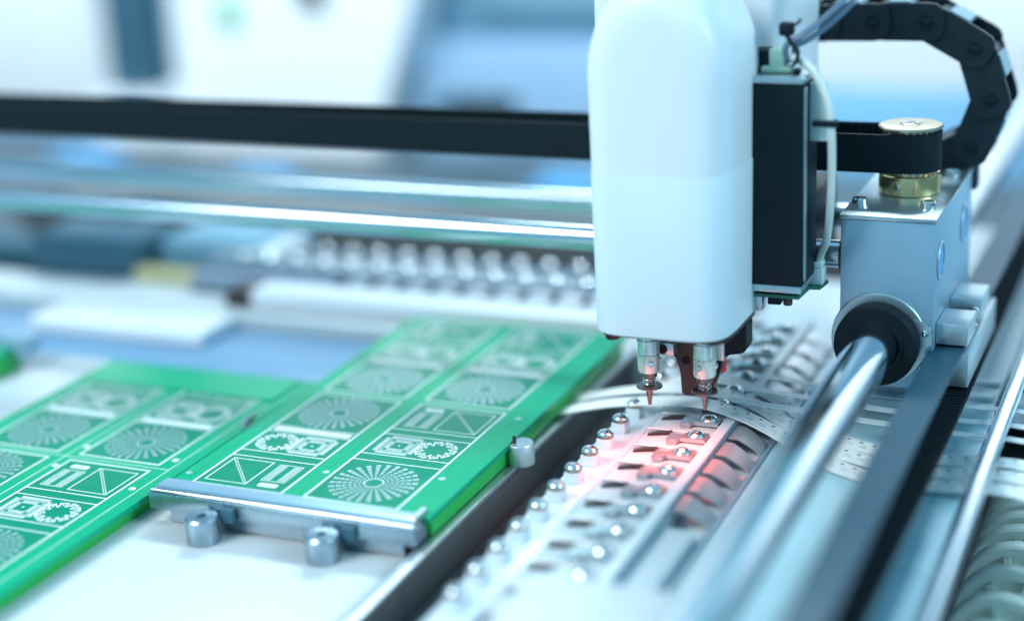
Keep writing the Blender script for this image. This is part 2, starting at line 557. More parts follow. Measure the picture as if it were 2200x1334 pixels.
for x, y in ((-88.6, 426), (-70.7, 426), (-70.5, 464), (-88.4, 464)):
    hexbolt(x, y, 67.2, t)
for y in (423.2, 462):
    bm = lathe(NB(), [(5.0, 0), (5.0, 0.2), (4.6, 0.4), (4.35, 0.38), (4.2, 0.15), (0, 0.12)], (-66.7, y, 54), (1, 0, 0), 40)
    rc = make('rod_cap', bm, 'blue_part', t)
    make('cap_rim', ring(NB(), (-66.72, y, 54), 5.35, 4.7, 0.5, (1, 0, 0), 44, 0.12), 'aluminium', rc)
bm = ring(NB(), (-80.5, 415.2, 34), 12.6, 8.0, 1.6, (0, -1, 0), 56, 0.3)
bush = make('bearing_flange', bm, 'plate_steel', t)
bm = ring(NB(), (-80.5, 413.6, 33.6), 10.9, 6.5, 5.2, (0, -1, 0), 56, 0.6)
make('seal_ring', bm, 'rubber_black', bush)
bm = ring(NB(), (-80.5, 408.5, 33.8), 7.4, 6.3, 0.6, (0, -1, 0), 48, 0.1)
make('inner_lip', bm, 'black_plastic', bush)
pts = [(-71.5, 40.2), (-69.0, 39.8), (-67.0, 38.0), (-66.5, 33.5), (-68.5, 32.6), (-70.2, 34.6)]
make('retaining_tab', prism(NB(), pts, (0, 413.4, 0), (1, 0, 0), (0, 0, 1), (0, 1, 0), 1.0), 'plate_steel', t)
make('tab_screw', lathe(NB(), [(0.9, 0), (0.9, 0.5), (0.3, 0.8), (0, 0.5)], (-68.4, 413.4, 36.8), (0, -1, 0), 18), 'screw_steel', t)
make('brass_screw', lathe(NB(), [(1.1, 0), (1.1, 0.5), (0.4, 0.8), (0, 0.4)], (-69.0, 414.9, 27.2), (0, -1, 0), 18), 'brass', t)
bm = ring(NB(), (-91.3, 423, 54), 5.0, 3.75, 1.2, (-1, 0, 0), 36, 0.15)
make('rod_bushing', bm, 'dark_metal', t)
# belt clamp on the right face
make('belt_clamp', box(NB(), -66.6, -58.3, 419, 432.5, 32.2, 38.0, 0.25, 2), 'aluminium', t)
make('belt_clamp', box(NB(), -66.6, -58.3, 441.5, 457, 32.2, 38.0, 0.25, 2), 'aluminium', t)
make('clamp_base', box(NB(), -66.6, -58.0, 419.3, 470, 20.6, 30.2, 0.25, 2), 'aluminium', t)
make('clamp_bridge', box(NB(), -66.6, -59.3, 432.6, 441.4, 31.8, 34.0, 0.1, 1), 'dark_metal', t)
make('clamp_screw', lathe(NB(), [(2.6, 0), (2.6, 0.9), (2.2, 1.2), (0, 1.2)], (-59.4, 436, 35.0), (1, 0.0, 0), 28), 'screw_steel', t)

# pulley and its brass collar
t = thing('brass_pulley', 'pulley with pale flange and brass collar on top of block', 'pulley', (-78.7, 443, 67.2))
bm = lathe(NB(), [(7.9, 0), (8.25, 0.3), (8.25, 5.2), (7.9, 5.5), (3, 5.5)], (PC.x, PC.y, 67.25), n=64)
col = make('collar', bm, 'brass', t)


def set_hole(ang, par):
    d = V(math.cos(ang), math.sin(ang), 0)
    c = V(PC.x, PC.y, 70.1) + d * 8.05
    bm = ring(NB(), c, 1.45, 1.1, 0.28, d, 24, 0.06)
    h = make('set_screw_rim', bm, 'brass', par)
    bm = cyl(NB(), c, 1.1, 0.215, d, 24)
    make('set_screw_hole', bm, 'dark_metal', par)
    for k in range(3):
        bm = ring(NB(), c + d * 0.16, 1.05 - k * 0.28, 0.95 - k * 0.28, 0.1 - k * 0.02, d, 20, 0.01)
        make('thread', bm, 'screw_steel', par)


set_hole(math.radians(-105), col)
set_hole(math.radians(8), col)
bm = NB()
n = 26
pts = []
for i in range(n):
    for rr, da in ((6.9, 0.0), (6.9, 0.4), (7.45, 0.5), (7.45, 0.9)):
        a = 2 * PI * (i + da) / n
        pts.append((rr * math.cos(a), rr * math.sin(a)))
make('toothed_drum', prism(bm, pts, (PC.x, PC.y, 72.76), (1, 0, 0), (0, 1, 0), (0, 0, 1), 12.0), 'pale_brass', t)
bm = lathe(NB(), [(8.2, 0), (8.55, 0.2), (8.55, 0.7), (8.2, 0.95), (2.9, 0.95), (2.8, 0.8), (2.3, 0.8)], (PC.x, PC.y, 84.8), n=64)
fl = make('flange', bm, 'pale_brass', t)
bm = lathe(NB(), [(2.3, 0), (2.3, 0.35), (1.9, 0.6), (1.5, 0.6), (1.4, 0.2), (0, 0.2)], (PC.x, PC.y, 85.5), n=32)
make('shaft_end', bm, 'screw_steel', fl)

# ------------------------------------------------------------------ cable chain
pins = [(-123.0, 108.6), (-109.0, 108.6), (-94.8, 109.0), (-79.8, 109.2), (-66.4, 102.0), (-61.6, 87.7), (-66.4, 74.2), (-77.0, 68.8)]
tc_ = thing('cable_chain', 'black cable drag chain looping down behind the pulley', 'cable chain', (-77, 470, 67))
CY0, CW = 469.0, 15.0
HH = 5.3
for i in range(len(pins) - 1):
    a, b = V(pins[i][0], 0, pins[i][1]), V(pins[i + 1][0], 0, pins[i + 1][1])
    d = (b - a)
    L = d.length
    d.normalize()
    up = V(-d.z, 0, d.x)          # outer side
    up = up if up.dot(V(-70, 0, 88) - a) < 0 or i < 3 else -up
    if i < 3:
        up = V(0, 0, 1)
    outl = []
    for k in range(9):
        an = -PI / 2 + PI * k / 8
        e = 0.75
        cx_, cy_ = math.cos(an), math.sin(an)
        outl.append((L + HH * 0.95 * math.copysign(abs(cx_) ** e, cx_), HH * math.copysign(abs(cy_) ** e, cy_)))
    outl += [(2.0, HH), (0.4, HH - 1.2), (-0.2, 0), (0.4, -HH + 1.2), (2.0, -HH)]
    stag = 0.0 if i % 2 == 0 else 0.0
    lift = 0.0
    bm = prism(NB(), outl, (a.x, CY0 + lift, a.z), d, up, (0, 1, 0), 1.6)
    bmesh.ops.bevel(bm, geom=[e for e in bm.edges if e.calc_face_angle(0) > 1.2], offset=0.22, segments=2, profile=0.5, affect='EDGES')
    for v_ in bm.verts:
        v_.co.y += 1.3 * (1 - min(1.0, max(0.0, (v_.co - V(a.x, 0, a.z)).dot(d) / L)))
    link = make('link', bm, 'chain_plastic', tc_)
    bm = prism(NB(), outl, (a.x, CY0 + CW - lift, a.z), d, up, (0, 1, 0), 1.6)
    make('rear_plate', bm, 'chain_plastic', link)
    bm = prism(NB(), [(0.2, HH * 0.1), (1.2, HH - 0.8), (4.2, HH - 0.6), (3.0, 0.3)], (a.x, CY0 + 1.0, a.z), d, up, (0, 1, 0), CW - 1)
    make('inner_web', bm, 'chain_plastic', link)
    bm = NB()
    prism(bm, [(3.6, HH - 0.5), (10.4, HH - 0.5), (10.0, HH + 0.45), (4.0, HH + 0.45)], (a.x, CY0 + 1.9, a.z), d, up, (0, 1, 0), CW - 2.2)
    make('outer_strap', bm, 'strap_plastic', link)
    bm = NB()
    prism(bm, [(4.5, -HH + 0.3), (9.0, -HH + 0.3), (9.0, -HH + 0.9), (4.5, -HH + 0.9)], (a.x, CY0 + 1.7, a.z), d, up, (0, 1, 0), CW - 2)
    make('inner_strap', bm, 'chain_plastic', link)
    c = V(b.x, CY0 + lift, b.z)
    make('pin_cap', lathe(NB(), [(2.0, -0.3), (2.0, 0.12), (1.85, 0.25), (0, 0.25)], c, (0, -1, 0), 28), 'black_plastic', link)
    make('pin_slot', box(NB(), c.x - 1.35, c.x + 1.35, c.y - 0.40, c.y - 0.2, c.z - 0.1, c.z + 0.95, 0.05, 1), 'chain_plastic', link)
    c = a + d * (L * 0.52) - up * 0.9
    make('moulded_mark', lathe(NB(), [(1.15, 0), (1.15, 0.1), (0.95, 0.1), (0.9, 0.02), (0, 0.02)], (c.x, CY0 + 0.58, c.z), (0, -1, 0), 20), 'chain_plastic', link)
make('end_bracket', box(NB(), -77, -65.5, 476.6, 483, 60, 70, 0.5, 2), 'chain_plastic', tc_)

# ------------------------------------------------------------------ pick-and-place head
H = thing('pick_head', 'white pick and place head with rounded top and two nozzles', 'pick head', (-128, 390, 18.6))
# hood: tombstone outline swept over a rounded front
CX = -128.6


def tomb(off, y, bm, n=28):
    w_top, w_bot, zc, zb = 18.6, 17.9, 108.0, 43.6
    ring_ = []
    wb, wt = max(w_bot - off, 0.01), max(w_top - off, 0.01)
    zs = [zb + (zc - zb) * k / 10 for k in range(11)]
    zbo = zb + min(off, 0.0)
    for z in zs:
        ring_.append((CX - (wb + (wt - wb) * (z - zb) / (zc - zb)), y, z))
    rv = max(25.0 - off, 0.01)
    for k in range(1, n):
        a = PI - PI * k / n
        ring_.append((CX + wt * math.cos(a), y, zc + rv * math.sin(a)))
    for z in zs[::-1]:
        ring_.append((CX + (wb + (wt - wb) * (z - zb) / (zc - zb)), y, z))
    return [bm.verts.new(p) for p in ring_]


bm = NB()
YB, D, N = 404.0, 32.0, 4.6
rings = [tomb(0.0, YB, bm), tomb(0.0, YB - 12, bm)]
for k in range(1, 22):
    q = (1 - k / 22.0)
    s = (1 - (1 - q) ** 1.6) if False else q
    ang = PI / 2 * k / 22.0
    wfrac = math.cos(ang) ** (2 / N)
    yfrac = math.sin(ang) ** (2 / N)
    rings.append(tomb(18.6 * (1 - wfrac) * 0.97, YB - 12 - (D - 12) * yfrac, bm))
for a, b in zip(rings, rings[1:]):
    for i in range(len(a) - 1):
        bm.faces.new((a[i], a[i + 1], b[i + 1], b[i]))
bm.faces.new(rings[-1])
bm.faces.new(rings[0][::-1])
bm.faces.new([r[0] for r in rings] + [r[-1] for r in rings[::-1]])
hood = make('hood', bm, 'white_plastic', H, 50)
# band added on the hood's lower half in another white, a hair proud
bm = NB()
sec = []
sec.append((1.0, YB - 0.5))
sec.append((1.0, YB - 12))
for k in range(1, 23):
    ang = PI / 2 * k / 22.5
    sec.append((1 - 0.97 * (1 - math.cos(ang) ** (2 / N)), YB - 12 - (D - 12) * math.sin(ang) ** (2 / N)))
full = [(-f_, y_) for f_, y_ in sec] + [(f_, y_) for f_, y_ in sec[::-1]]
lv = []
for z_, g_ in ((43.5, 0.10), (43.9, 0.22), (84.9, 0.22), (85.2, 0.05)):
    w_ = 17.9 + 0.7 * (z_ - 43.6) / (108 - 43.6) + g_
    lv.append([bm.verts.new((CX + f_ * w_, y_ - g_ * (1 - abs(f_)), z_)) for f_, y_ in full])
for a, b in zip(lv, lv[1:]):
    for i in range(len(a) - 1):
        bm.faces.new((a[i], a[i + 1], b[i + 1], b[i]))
make('hood_lower_band', bm, 'white_lower_band', H, 50)
bm = box(NB(), -146.9, -110.4, 404.1, 417, 43.8, 96, 1.0, 2)
make('rear_shell', bm, 'white_plastic', H)
bm = box(NB(), -160, -109.0, 417.5, 467, 86, 160, 3, 3)
make('carriage_housing', bm, 'white_plastic', H)
make('slide_plate', box(NB(), -150, -104, 417.4, 468, 44, 66, 1.0, 2), 'black_plastic', H)
# base plate
pts = [(-142.6, 376.2), (-114.0, 376.2), (-112.0, 378), (-111.2, 382), (-111.0, 403), (-145.4, 403), (-145.2, 381), (-144.4, 377.6)]
bp = make('base_plate', prism(NB(), pts, (0, 0, 41.7), (1, 0, 0), (0, 1, 0), (0, 0, 1), 1.3), 'dark_metal', H)
make('rubber_foot', lathe(NB(), [(1.7, 0), (1.9, 0.3), (1.9, 1.8)], (-142.6, 380, 39.85), n=24), 'dark_metal', bp)
pts = [(-117.2, 41.6), (-110.9, 41.6), (-110.9, 35.4), (-111.2, 34.4), (-111.9, 33.8), (-113.6, 33.4), (-115.4, 33.0), (-117.2, 31.9)]
make('corner_guard', prism(NB(), pts, (0, 394, 0), (1, 0, 0), (0, 0, 1), (0, 1, 0), 6), 'black_plastic', bp)
make('spacer_block', box(NB(), -119.4, -116.6, 393, 399, 31.5, 41.6, 0.2), 'aluminium', bp)
pts = [(-135.5, 41.6), (-135.0, 31.2), (-132.3, 31.0), (-131.2, 29.8), (-130.4, 27.6), (-129.9, 25.0), (-129.6, 20.0), (-128.8, 19.4), (-122.4, 19.4),
       (-121.6, 20.4), (-118.4, 28.6), (-118.0, 31.5), (-117.6, 41.6)]
brk = make('camera_bracket', prism(NB(), pts, (0, 397, 0), (1, 0, 0), (0, 0, 1), (0, 1, 0), 3.2), 'dark_metal', H)
make('bracket_hole', lathe(NB(), [(1.25, 0), (1.25, 0.12), (0.9, 0.12), (0.85, 0.02), (0, 0.02)], (-128.3, 397, 29.4), (0, -1, 0), 24), 'black_plastic', brk)
make('clamp_nut', box(NB(), -135.6, -130.4, 393, 396.8, 31.6, 35.2, 0.3), 'aluminium', brk)
make('nut_hole', lathe(NB(), [(1.3, 0), (1.3, 0.1), (1.0, 0.1), (0.9, 0.02), (0, 0.02)], (-133.4, 393, 33.4), (0, -1, 0), 24), 'dark_metal', brk)
led = make('red_lamp', lathe(NB(), [(0.2, 0), (1.3, 0.2), (1.5, 0.8), (1.5, 9.5)], (-120.2, 402.2, 25.0), n=28), 'led_red', H)
make('spot_barrel', lathe(NB(), [(0.8, 0), (1.3, 0.2), (1.3, 0.9)], (-125.0, 377.6, 40.8), n=28), 'dark_metal', H)  # small stub added where the red spot sits


def nozzle(x, y, ang, label):
    z = 18.6
    s = make('nozzle', lathe(NB(), [(0.38, 0), (0.45, 0.12), (0.62, 1.6), (0.98, 4.2), (1.15, 5.0)], (x, y, z), n=28), 'nozzle_steel', H)
    s['label'] = label
    make('disc', lathe(NB(), [(3.2, 0), (3.5, 0.12), (3.5, 0.45), (3.3, 0.6), (1.0, 0.6)], (x, y, z + 5.0), n=56), 'nozzle_steel', s)
    pts = []
    turns = 4
    for k in range(turns * 20 + 1):
        a = 2 * PI * k / 20
        pts.append((x + 1.55 * math.cos(a), y + 1.55 * math.sin(a), z + 5.8 + 2.3 * k / (turns * 20)))
    make('spring', tube(NB(), pts, 0.17, 8), 'screw_steel', s)
    make('shaft', lathe(NB(), [(1.2, 0), (1.2, 2.4)], (x, y, z + 5.55), n=24), 'nozzle_steel', s)
    make('shaft_collar', lathe(NB(), [(1.9, 0), (2.15, 0.2), (2.15, 1.4)], (x, y, z + 7.9), n=36), 'nozzle_steel', s)
    make('lower_sleeve', lathe(NB(), [(2.2, 0), (2.75, 0.25), (3.0, 0.8), (3.0, 5.2)], (x, y, z + 9.3), n=48), 'sleeve_low', s)
    make('upper_sleeve', lathe(NB(), [(2.85, 0), (2.95, 0.12), (2.95, 3.3), (3.1, 3.4), (3.1, 4.0), (2.7, 4.1), (2.7, 8.4)], (x, y, z + 14.55), n=48), 'clear_sleeve', s)
    d = V(math.cos(ang), math.sin(ang), 0)
    c = V(x, y, z + 12.4) + d * 2.85
    make('set_screw', lathe(NB(), [(0.85, 0), (0.85, 0.35), (0.65, 0.5), (0.35, 0.5), (0.3, 0.3), (0, 0.3)], c, d, 24), 'screw_steel', s)
    d2 = V(math.cos(ang + 1.9), math.sin(ang + 1.9), 0)
    make('set_screw', lathe(NB(), [(0.85, 0), (0.85, 0.35), (0.6, 0.6), (0, 0.6)], V(x, y, z + 12.4) + d2 * 2.85, d2, 24), 'screw_steel', s)


nozzle(-136.2, 389.6, math.radians(-62), 'left nozzle of the head')
nozzle(-120.9, 389.8, math.radians(-100), 'right nozzle of the head')

# motor box on the right of the hood
mb = make('motor', box(NB(), -116, -97.2, 398, 413.5, 51.6, 104.0, 0.5, 2), 'black_plastic', H)
make('motor_cap', box(NB(), -116.2, -97.0, 397.8, 413.8, 104.1, 105.8, 0.3, 2), 'plate_steel', mb)
make('cap_stud', box(NB(), -100.4, -98.6, 400, 402, 105.9, 107.4, 0.2), 'black_plastic', mb)
make('side_plate', box(NB(), -97.1, -92.6, 404, 406, 88.6, 103.4, 0.3, 2), 'connector', mb)
make('lower_frame', box(NB(), -116, -97.6, 398.6, 413, 49.6, 51.5, 0.2), 'plate_steel', mb)
make('edge_trim', box(NB(), -97.15, -96.7, 398.6, 400.4, 53, 103, 0.15, 1), 'plate_steel', mb)
pts = [(-117, 400.2), (-98.6, 400.2), (-98.0, 409.6), (-95.3, 410.0), (-94.6, 416.5), (-117, 416.5)]
gb = make('driver_board', prism(NB(), pts, (0, 0, 47.6), (1, 0, 0), (0, 1, 0), (0, 0, 1), 0.9), 'board_small', H)
make('wire_connector', box(NB(), -98.3, -95.0, 411, 415.6, 48.55, 52.8, 0.25, 2), 'connector', gb)
make('connector_lid', box(NB(), -98.1, -95.2, 411.2, 415.4, 52.9, 54.6, 0.35, 2), 'connector', gb)
make('board_screw', lathe(NB(), [(1.0, 0), (1.2, 0.2), (1.2, 4.6)], (-101.9, 402, 45.4), n=24), 'dark_metal', gb)
make('board_stud', box(NB(), -112, -108.6, 401.5, 405, 43.4, 47.5, 0.2), 'aluminium', gb)
make('board_chip', box(NB(), -107.6, -104.2, 403, 407, 44.8, 47.5, 0.2), 'black_plastic', gb)
# wiring
wp = smooth_path([(-104.5, 406, 108.5), (-100.4, 404, 109.4), (-95.6, 402.6, 106.2), (-92.0, 402, 99.0), (-91.0, 402, 91), (-91.0, 403, 82), (-91.6, 404.5, 72),
                  (-93.4, 408.5, 62), (-95.6, 412, 57), (-96.4, 413.2, 54.4)], 8)
make('white_wire', tube(NB(), wp, 1.05, 14), 'wire_white', H)
w2 = smooth_path([(-103, 404, 108.2), (-102.8, 403, 112.6), (-99.0, 403, 115.2), (-93.5, 406, 119.5), (-88.0, 412, 126), (-84, 425, 138)], 8)
make('air_tube', tube(NB(), w2, 0.85, 14), 'tube_clear', H)
w3 = smooth_path([(-101, 405, 108.2), (-101.0, 405, 112.0), (-98.0, 405.6, 113.8), (-92.5, 408, 117.8), (-87.0, 414, 124.4), (-83, 427, 136)], 8)
make('air_tube', tube(NB(), w3, 0.75, 14), 'tube_clear', H)
make('plug_housing', box(NB(), -107.2, -103.2, 402.6, 406.5, 106.0, 112.0, 0.7, 2), 'connector_green', H)
make('plug_base', box(NB(), -109.0, -101.4, 401.8, 407.4, 105.9, 107.6, 0.5, 2), 'connector_green', H)
make('dark_shroud', box(NB(), -112, -107.0, 404, 410, 105.9, 111.5, 1.0, 2), 'black_plastic', H)
tie = make('cable_tie_head', box(NB(), -104.4, -100.8, 401.2, 404.6, 115.2, 118.6, 0.7, 2), 'black_plastic', H)
make('tie_tail', ribbon(NB(), smooth_path([(-101.2, 402.6, 117.6), (-100.0, 402.6, 118.2), (-99.0, 402.8, 119.4)], 4), (0, 1, 0), 1.6, 0.6), 'black_plastic', tie)
make('tie_strap', ribbon(NB(), smooth_path([(-102.4, 401.8, 115.6), (-101.2, 401.8, 113.6), (-99.6, 401.8, 111.6), (-99.9, 401.8, 109.0), (-101, 401.8, 107.8)], 6), (0, 1, 0), 1.8, 0.7), 'black_plastic', tie)
tie = make('wire_tie', lathe(NB(), [(1.0, 0), (1.5, 0.2), (1.5, 1.5), (1.0, 1.7)], (-91.0, 402, 93.0), n=24), 'black_plastic', H)
make('tie_buckle', box(NB(), -95.6, -89.2, 400.4, 402, 92.9, 94.5, 0.4, 2), 'black_plastic', tie)

# red spot added under the head for the glow on the pick-up point
lamp = bpy.data.lights.new('red_head_spot', 'SPOT')
lamp.energy = 0.13
lamp.color = (1.0, 0.13, 0.09)
lamp.spot_size = math.radians(98)
lamp.spot_blend = 1.0
lamp.shadow_soft_size = 0.008
lo = bpy.data.objects.new('red_head_spot', lamp)
sc.collection.objects.link(lo)
lo.location = V(-125, 374.5, 40.4) * MM
lo.rotation_euler = (V(-127, 371, 12) - V(-125, 374, 40)).to_track_quat('-Z', 'Y').to_euler()

# ------------------------------------------------------------------ feeder banks
PITCH = 11.7


def feeder_bank(label, n0, n1, y_of, ref, lanes_to_front=None):
    """lane strip running along Y, built in world millimetres around x = -150..-105"""
    ya, yb = y_of(n0) - PITCH, y_of(n1) + PITCH
    T = thing('feeder_bank', label, 'feeder bank', (-130, ref, -20))
    make('base_deck', box(NB(), -149.5, -138.4, ya, yb, -18, 9.0, 0.3), 'deck_white', T)
    make('lane_bed', box(NB(), -138.3, -104.3, ya, yb, -18, 7.0, 0.3), 'lane_metal', T)
    make('flap_bed', box(NB(), -114.1, -105.7, ya, yb, 7.05, 7.6, 0.1), 'deck_white', T)
    make('edge_rail', box(NB(), -138.6, -136.9, ya, yb, 7.1, 11.4, 0.25), 'clear_cover', T)
    make('spine_rail', box(NB(), -117.3, -114.2, ya, yb, 7.1, 14.4, 0.3), 'deck_white', T)
    make('outer_rail', box(NB(), -105.6, -104.2, ya, yb, 7.1, 8.6, 0.2), 'anodised', T)
    make('blank_plate', box(NB(), -114.0, -105.8, ya, ya + 5 * PITCH, 8.0, 11.5, 0.6, 2), 'deck_white', T)
    proto = {}
    for i in range(n0, n1 + 1):
        y = y_of(i)
        dy = (y - y_of(n0)) * MM
        if i == n0:
            # square guide post with washer and domed screw
            p = make('guide_post', box(NB(), -147.4, -143.5, y - 2.1, y + 2.1, 9.02, 12.0, 0.2, 2), 'deck_white', T)
            make('washer', lathe(NB(), [(2.1, 0), (2.2, 0.1), (2.2, 0.45), (2.0, 0.55)], (-145.45, y, 12.1), n=28), 'copper_washer', p)
            make('screw', lathe(NB(), [(2.25, 0), (2.2, 0.35), (1.9, 0.8), (1.35, 1.22), (0.75, 1.42), (0.65, 1.1), (0, 1.0)], (-145.45, y, 12.7), n=28), 'screw_steel', p)
            # arched cover plate of the lane
            arc = [(-136.4 + 18.6 * k / 14, 10.2 + 2.2 * math.sin(PI * (0.10 + 0.50 * k / 14))) for k in range(15)]
            pl = arc + [(a, b - 0.7) for a, b in arc[::-1]]
            c = make('lane_cover', prism(NB(), pl, (0, y - 4.9, 0), (1, 0, 0), (0, 0, 1), (0, 1, 0), 8.2), 'clear_cover', T)
            slot = [(-135.0, 12.5), (-132.0, 13.5), (-128.4, 14.0), (-128.4, 13.1), (-132.0, 12.5), (-135.0, 12.1)]
            make('slot_lip', prism(NB(), slot, (0, y + 3.5, 0), (1, 0, 0), (0, 0, 1), (0, 1, 0), 1.4), 'dark_metal', c)
            make('cover_film', prism(NB(), [(a, b + 0.95) for a, b in arc] + [(a, b + 0.7) for a, b in arc[::-1]], (0, y - 5.6, 0), (1, 0, 0), (0, 0, 1), (0, 1, 0), 11.2), 'clear_tape', c)
            # stepped hold-down tab with its screw
            tab = [(-127.6, -3.2), (-124.9, -3.2), (-124.3, -1.4), (-117.6, -1.4), (-117.6, 3.3), (-123.4, 3.3), (-124.2, 1.2), (-127.6, 1.2)]
            g = make('hold_down_tab', prism(NB(), [(a, b + y) for a, b in tab], (0, 0, 13.7), (1, 0, 0), (0, 1, 0), (0, 0, 1), 1.1), 'nozzle_steel' if False else 'plate_steel', T)
            make('tab_foot', prism(NB(), [(-127.4, y - 3.0), (-125.0, y - 3.0), (-125.0, y + 1.0), (-127.4, y + 1.0)], (0, 0, 11.4), (1, 0, 0), (0, 1, 0), (0, 0, 1), 2.2), 'plate_steel', g)
            make('screw', lathe(NB(), [(2.2, 0), (2.2, 0.3), (1.85, 0.75), (1.3, 1.1), (0.8, 1.26), (0.7, 0.8), (0, 0.7)], (-120.6, y + 0.9, 14.85), n=28), 'screw_steel', g)
            # curved spring flap falling away to the right
            fa = [(-114.0 + 9.2 * k / 12, 8.2 + 4.6 * (1 - max(0.0, k / 12 - 0.30) / 0.70) ** 0.62 if k < 12 else 8.2) for k in range(13)]
            bm = NB()
            rows = []
            for k, (fx, fz) in enumerate(fa):
                q = k / 12.0
                y0_, y1_ = y - 5.2 + 0.2 * q, y + 3.9 - 3.4 * q * q
                rows.append([bm.verts.new(pp) for pp in ((fx, y0_, fz), (fx, y1_, fz), (fx - 0.2, y1_, fz - 0.35), (fx - 0.2, y0_, fz - 0.35))])
            for r0, r1 in zip(rows, rows[1:]):
                for k in range(4):
                    bm.faces.new((r0[k], r0[(k + 1) % 4], r1[(k + 1) % 4], r1[k]))
            bm.faces.new(rows[0])
            bm.faces.new(rows[-1][::-1])
            f = make('spring_flap', bm, 'flap_steel', T)
            make('guide_strip', box(NB(), -135.8, -118.0, y - 5.55, y - 4.95, 9.6, 13.4, 0.15, 1), 'flap_steel', c)
            make('sprocket', lathe(NB(), [(2.6, 0), (2.6, 1.0), (1.0, 1.2), (0, 1.2)], (-130.5, y + 4.5, 9.6), (0, 1, 0), 20), 'dark_metal', c)
            proto = {'p': p, 'c': c, 'g': g, 'f': f}
            f.location = V(0, 5 * PITCH * MM, 0)
        else:
            for k in proto:
                if k == 'f' and i < n0 + 6:
                    continue
                copy_part(proto[k], T, V(0, dy, 0))
    return T


fb = feeder_bank('long tape feeder bank with rows of domed screws below the nozzles', -9, 7, lambda i: 391.6 + PITCH * i, 380)
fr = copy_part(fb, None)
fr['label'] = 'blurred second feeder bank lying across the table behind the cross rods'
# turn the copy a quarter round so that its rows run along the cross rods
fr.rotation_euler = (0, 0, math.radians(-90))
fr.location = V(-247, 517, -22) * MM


def swap(o_, frm, to):
    for ch in [x for x in sc.objects if x.parent == o_]:
        if ch.data and ch.material_slots and ch.material_slots[0].material == M[frm]:
            ch.material_slots[0].link = 'OBJECT'
            ch.material_slots[0].material = M[to]
        swap(ch, frm, to)


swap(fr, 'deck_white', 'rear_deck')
flat = make('screw', lathe(NB(), [(2.4, -0.6), (2.4, 0), (2.05, 0.24), (1.6, 0.42), (1.0, 0.6), (0.5, 0.68), (0, 0.7)], (0, 0, 0), n=28), 'screw_steel')
low_dome = flat.data
bpy.data.objects.remove(flat)
for sp in [x for x in sc.objects if x.name.startswith('screw') and x.parent and x.parent.parent == fr]:
    c_ = sum((Vector(b) for b in sp.bound_box), Vector()) / 8
    sp.data = low_dome
    sp.location = sp.location + c_

t = thing('front_haze_cover', 'added white cover standing in for haze over the nearest feeder lanes', 'cover', (-105, 240, 8))
make('lid', box(NB(), -128, -84, 130, 288, 16.5, 20, 1.5, 3), 'white_plastic', t)  # added white lid that gives the pale haze over the near lanes
make('skirt', box(NB(), -103.5, -86, 132, 286, 8.1, 16.4, 1.0, 2), 'white_plastic', t)

# ------------------------------------------------------------------ component tapes


def tape(label, pts, w, holes=True, m='carrier_tape', hole_from=0.25, hole_to=1.0):
    t_ = thing('component_tape', label, 'component tape', (pts[0][0], pts[0][1], pts[0][2]), 'component tapes')
    P = smooth_path(pts, 10)
    make('strip', ribbon(NB(), P, (0, 1, 0), w, 0.35), m, t_)
    if holes:
        bmh, bmp = NB(), NB()
        acc, nxt = 0.0, 0.0
        tot = sum((P[i + 1] - P[i]).length for i in range(len(P) - 1))
        for i in range(len(P) - 1):
            a, b = P[i], P[i + 1]
            L = (b - a).length
            while nxt <= acc + L:
                if hole_from * tot < nxt < hole_to * tot:
                    q = a + (b - a) * ((nxt - acc) / L)
                    d = (b - a).normalized()
                    s = V(0, 1, 0)
                    nn = d.cross(s).normalized()
                    if nn.z < 0:
                        nn = -nn
                    o_ = q + nn * 0.2 + s * (w * 0.30)
                    lathe(bmh, [(0.55, 0), (0, 0.01)], o_, nn, 10, cap=False)
                    o2 = q + nn * 0.19 - s * (w * 0.12) + d * 1.0
                    prism(bmp, [(-0.9, -1.0), (0.9, -1.0), (0.9, 1.0), (-0.9, 1.0)], o2, d, s, nn, 0.12)
                nxt += 4.0
            acc += L
        for nm, b_, mm in (('sprocket_holes', bmh, 'tape_pocket'), ('pockets', bmp, 'deck_white')):
            if len(b_.verts):
                h = make(nm, b_, mm, t_)
                h['kind'] = 'stuff'
            else:
                b_.free()
    return t_


tape('nearest white component tape, arching over the feeder under the nozzles', [(-180, 414, 2), (-168, 410.5, 6), (-153, 406, 11.2), (-138, 402.6, 14.6), (-126, 400.5, 16.2), (-114, 398, 15.0), (-103, 395, 12.2),
     (-92, 389, 9.6), (-78, 382, 8.8), (-62, 379, 9.4), (-40, 378.5, 10.5), (-20, 379, 4), (-6, 379, -8)], 6.8, hole_from=0.30)
tape('second white component tape, between the nearest and the third', [(-180, 424, 2), (-168, 420.5, 6), (-153, 416, 11.2), (-138, 412.4, 14.8), (-126, 410.5, 15.8), (-114, 408.5, 14.6), (-104, 404, 12.2),
     (-92, 396.5, 9.8), (-78, 390, 9.2), (-62, 386.6, 9.6), (-40, 386.2, 10.8), (-20, 386.5, 5), (-6, 386.5, -8)], 6.6, hole_from=0.30)
tape('third white component tape, farthest of the three with holes', [(-150, 425, 9.4), (-138, 423, 13.8), (-126, 422, 15.2), (-114, 419, 14.2), (-104, 413.5, 12.2), (-92, 404, 9.8), (-78, 397.5, 9.4),
     (-62, 394.6, 9.8), (-40, 394, 11), (-20, 394, 6), (-6, 394, -6)], 6.2, hole_from=0.28)
